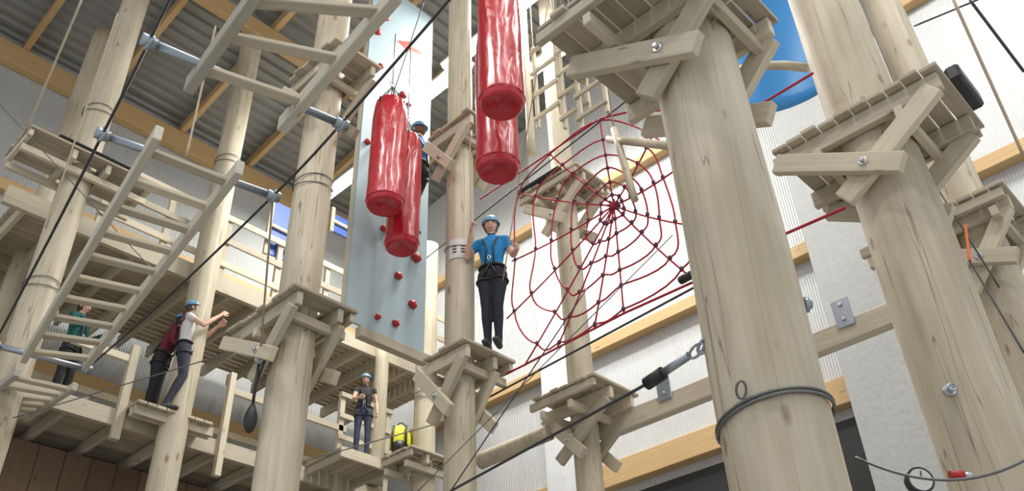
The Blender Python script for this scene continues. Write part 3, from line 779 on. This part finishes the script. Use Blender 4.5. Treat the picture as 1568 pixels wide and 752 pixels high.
    b.ell(hc,.074,.093,.115,0,32,24,rot=hr,fn=face)
    T=lambda p:hc+hr@(V(p)*k)
    for s in (-1,1):
        b.ell(T((s*.03,-.080,.010)),.0125*k,.009*k,.008*k,1,10,6,rot=hr)
        b.ell(T((s*.03,-.0885,.010)),.0055*k,.003*k,.0055*k,2,8,5,rot=hr)
        b.ell(T((s*.031,-.088,.029)),.017*k,.006*k,.0035*k,4,8,5,rot=hr)
        b.ell(T((s*.075,.005,-.005)),.012*k,.02*k,.032*k,0,10,6,rot=hr)
    b.ell(T((0,-.0885,-.052)),.024*k,.008*k,.011*k,3,12,6,rot=hr);b.ell(T((0,-.0935,-.050)),.018*k,.005*k,.005*k,5,10,5,rot=hr)
    b.ell(T((0,.018,.012)),.083*k,.09*k,.115*k,4,20,12,rot=hr)
    if tail: b.loft([T((0,.09,0)),T((.01,.12,-.06)),T((.01,.11,-.2))],[(.03*k,.025*k),(.034*k,.028*k),(.012*k,.01*k)],lat,10,4)
    b.build('head',parent=e,origin=loc)
    if helmet:
        b=MB(helm,'blk')
        def dome(u,p):
            q=p*(1+.018*math.cos(math.atan2(u.x,u.y)*10)*(1 if .15<u.z<.8 else 0))
            return q*k
        b.ell(T((0,.008,.038)),.100,.120,.098,0,40,14,rot=hr,fn=dome,lo=-4,hi=89)
        b.tube([T((math.cos(t)*.102,.008+math.sin(t)*.123,.034)) for t in [i*math.pi/14 for i in range(28)]],.006*k,6,0,close=True)
        b.tube([T((-.088,-.02,.02)),T((-.078,-.03,-.05)),T((-.04,-.05,-.115)),T((0,-.055,-.125)),T((.04,-.05,-.115)),T((.078,-.03,-.05)),T((.088,-.02,.02))],.006*k,6,1)
        b.build('helmet',parent=e,origin=loc)
    if harness:
        b=MB('blk','bolt')
        def loop(c,d,ra,rb,la,r=.013):
            d=d.normalized();la=(la-d*la.dot(d)).normalized();bb=d.cross(la)
            b.tube([c+la*math.cos(t)*ra*k+bb*math.sin(t)*rb*k for t in [i*math.pi/12 for i in range(24)]],r*k,6,0,close=True)
        loop(l('pel','wst',.55),W['wst']-W['pel'],.148,.113,hipd,.015)
        for s in 'LR': 
            loop(W['h'+s].lerp(W['k'+s],.2),W['k'+s]-W['h'+s],.092,.098,lat,.013)
            fr_=l('pel','wst',.55)+fw*.12*k
            b.tube([fr_,W['h'+s].lerp(W['k'+s],.15)+fw*.1*k],.011*k,6,0)
        for s,sg in (('L',1),('R',-1)):
            sp=W['shc'].lerp(W['s'+s],.5)
            b.tube([l('pel','wst',.55)+fw*.12*k+lat*sg*.05*k,W['che']+fw*.115*k+lat*sg*.04*k,l('che','shc',.8)+fw*.09*k+lat*sg*.08*k,sp+Z*.066*k,l('che','shc',.8)-fw*.09*k+lat*sg*.07*k,W['che']-fw*.112*k,l('pel','wst',.55)-fw*.115*k+lat*sg*.06*k],.010*k,6,0)
        c=W['wst']+fw*.14*k;b.tube([c+Z*math.sin(t)*.03*k+lat*math.cos(t)*.018*k for t in [i*math.pi/6 for i in range(12)]],.005*k,6,1,close=True)
        b.build('climbing_harness',parent=e,origin=loc)
    return W
# central woman
p=onz(757,534,6.04)
wm=human('woman_in_blue_shirt',p,H0+math.radians(-12),1.66,dict(sR=(-.16,0,1.375),eR=(-.27,-.06,1.17),wR=(-.19,-.20,1.40),eL=(.24,.0,1.15),wL=(.33,-.2,1.07),
   kL=(.06,-.03,.5),kR=(-.075,-.01,.5),aL=(.05,.0,.085),aR=(-.07,.02,.085)),shirt=(.01,.20,.46),pants=(.012,.014,.025),yaw=math.radians(10),pitch=math.radians(8),curl=(60,60),tail=True)
wire('hanging_rope',wm['wR']-Z*.25,wm['wR']+V((.1,.1,3.5)),.008,'rope_b')
c=ony(638,305,Yp-.42);p=V((c.x,c.y,ony(638,352,Yp-.42).z))
human('climber_in_blue_shirt',p,math.pi,1.72,dict(kL=(.2,-.2,.62),kR=(-.12,-.18,.6),aL=(.2,-.1,.2),aR=(-.1,-.1,.085),eL=(.25,-.16,1.5),wL=(.2,-.24,1.7),eR=(-.25,-.16,1.5),wR=(-.2,-.24,1.72)),
   shirt=(.02,.09,.38),pants=(.02,.022,.03),pitch=math.radians(-8))
human('woman_in_white_top',lw,H0+math.radians(108),1.66,dict(kL=(.09,.02,.5),kR=(-.09,-.06,.5),aL=(.1,.06,.085),aR=(-.1,.08,.085),
   eL=(.2,-.18,1.22),wL=(.1,-.38,1.42),eR=(-.2,-.2,1.24),wR=(-.08,-.40,1.5)),shirt=(.62,.62,.64),pants=(.03,.035,.055),sleeve=.15,hair=(.10,.045,.03),curl=(60,60),pitch=math.radians(-5),tail=True)
human('man_in_maroon_shirt',lm,H0+math.radians(100),1.70,dict(wst=(0,-.03,1.07),che=(0,-.08,1.23),shc=(0,-.13,1.36),nek=(0,-.16,1.44),hed=(0,-.2,1.54),sL=(.165,-.13,1.355),sR=(-.165,-.13,1.355),
   eR=(-.22,-.16,1.1),wR=(-.18,-.36,1.02),eL=(.2,-.16,1.1),wL=(.15,-.36,1.1)),shirt=(.13,.015,.03),pants=(.015,.015,.02),hair=(.03,.02,.02),curl=(40,40),sleeve=2)
p=onz(84,622,Zd+.04);p.y=max(p.y,Yd+.1)
human('person_in_green_jacket',p,H0+math.radians(80),1.55,dict(eR=(-.22,-.1,1.14),wR=(-.18,-.33,1.15),wL=(.15,-.33,1.15)),shirt=(.01,.10,.10),pants=(.02,.02,.025),sleeve=2,helmet=False,hair=(.02,.015,.012))
human('child_in_dark_vest',dv,H0+math.radians(10),1.33,dict(eR=(-.2,-.1,1.14),wR=(-.1,-.25,1.1)),shirt=(.03,.03,.035),pants=(.04,.05,.09),sleeve=.3)
# ------------------------------------------------------------------ world
wd=bpy.data.worlds.new('world');bpy.context.scene.world=wd;wd.use_nodes=True
bg=wd.node_tree.nodes['Background'];bg.inputs[0].default_value=(.96,.97,1,1);bg.inputs[1].default_value=.78
bpy.context.scene.view_settings.view_transform='Standard'
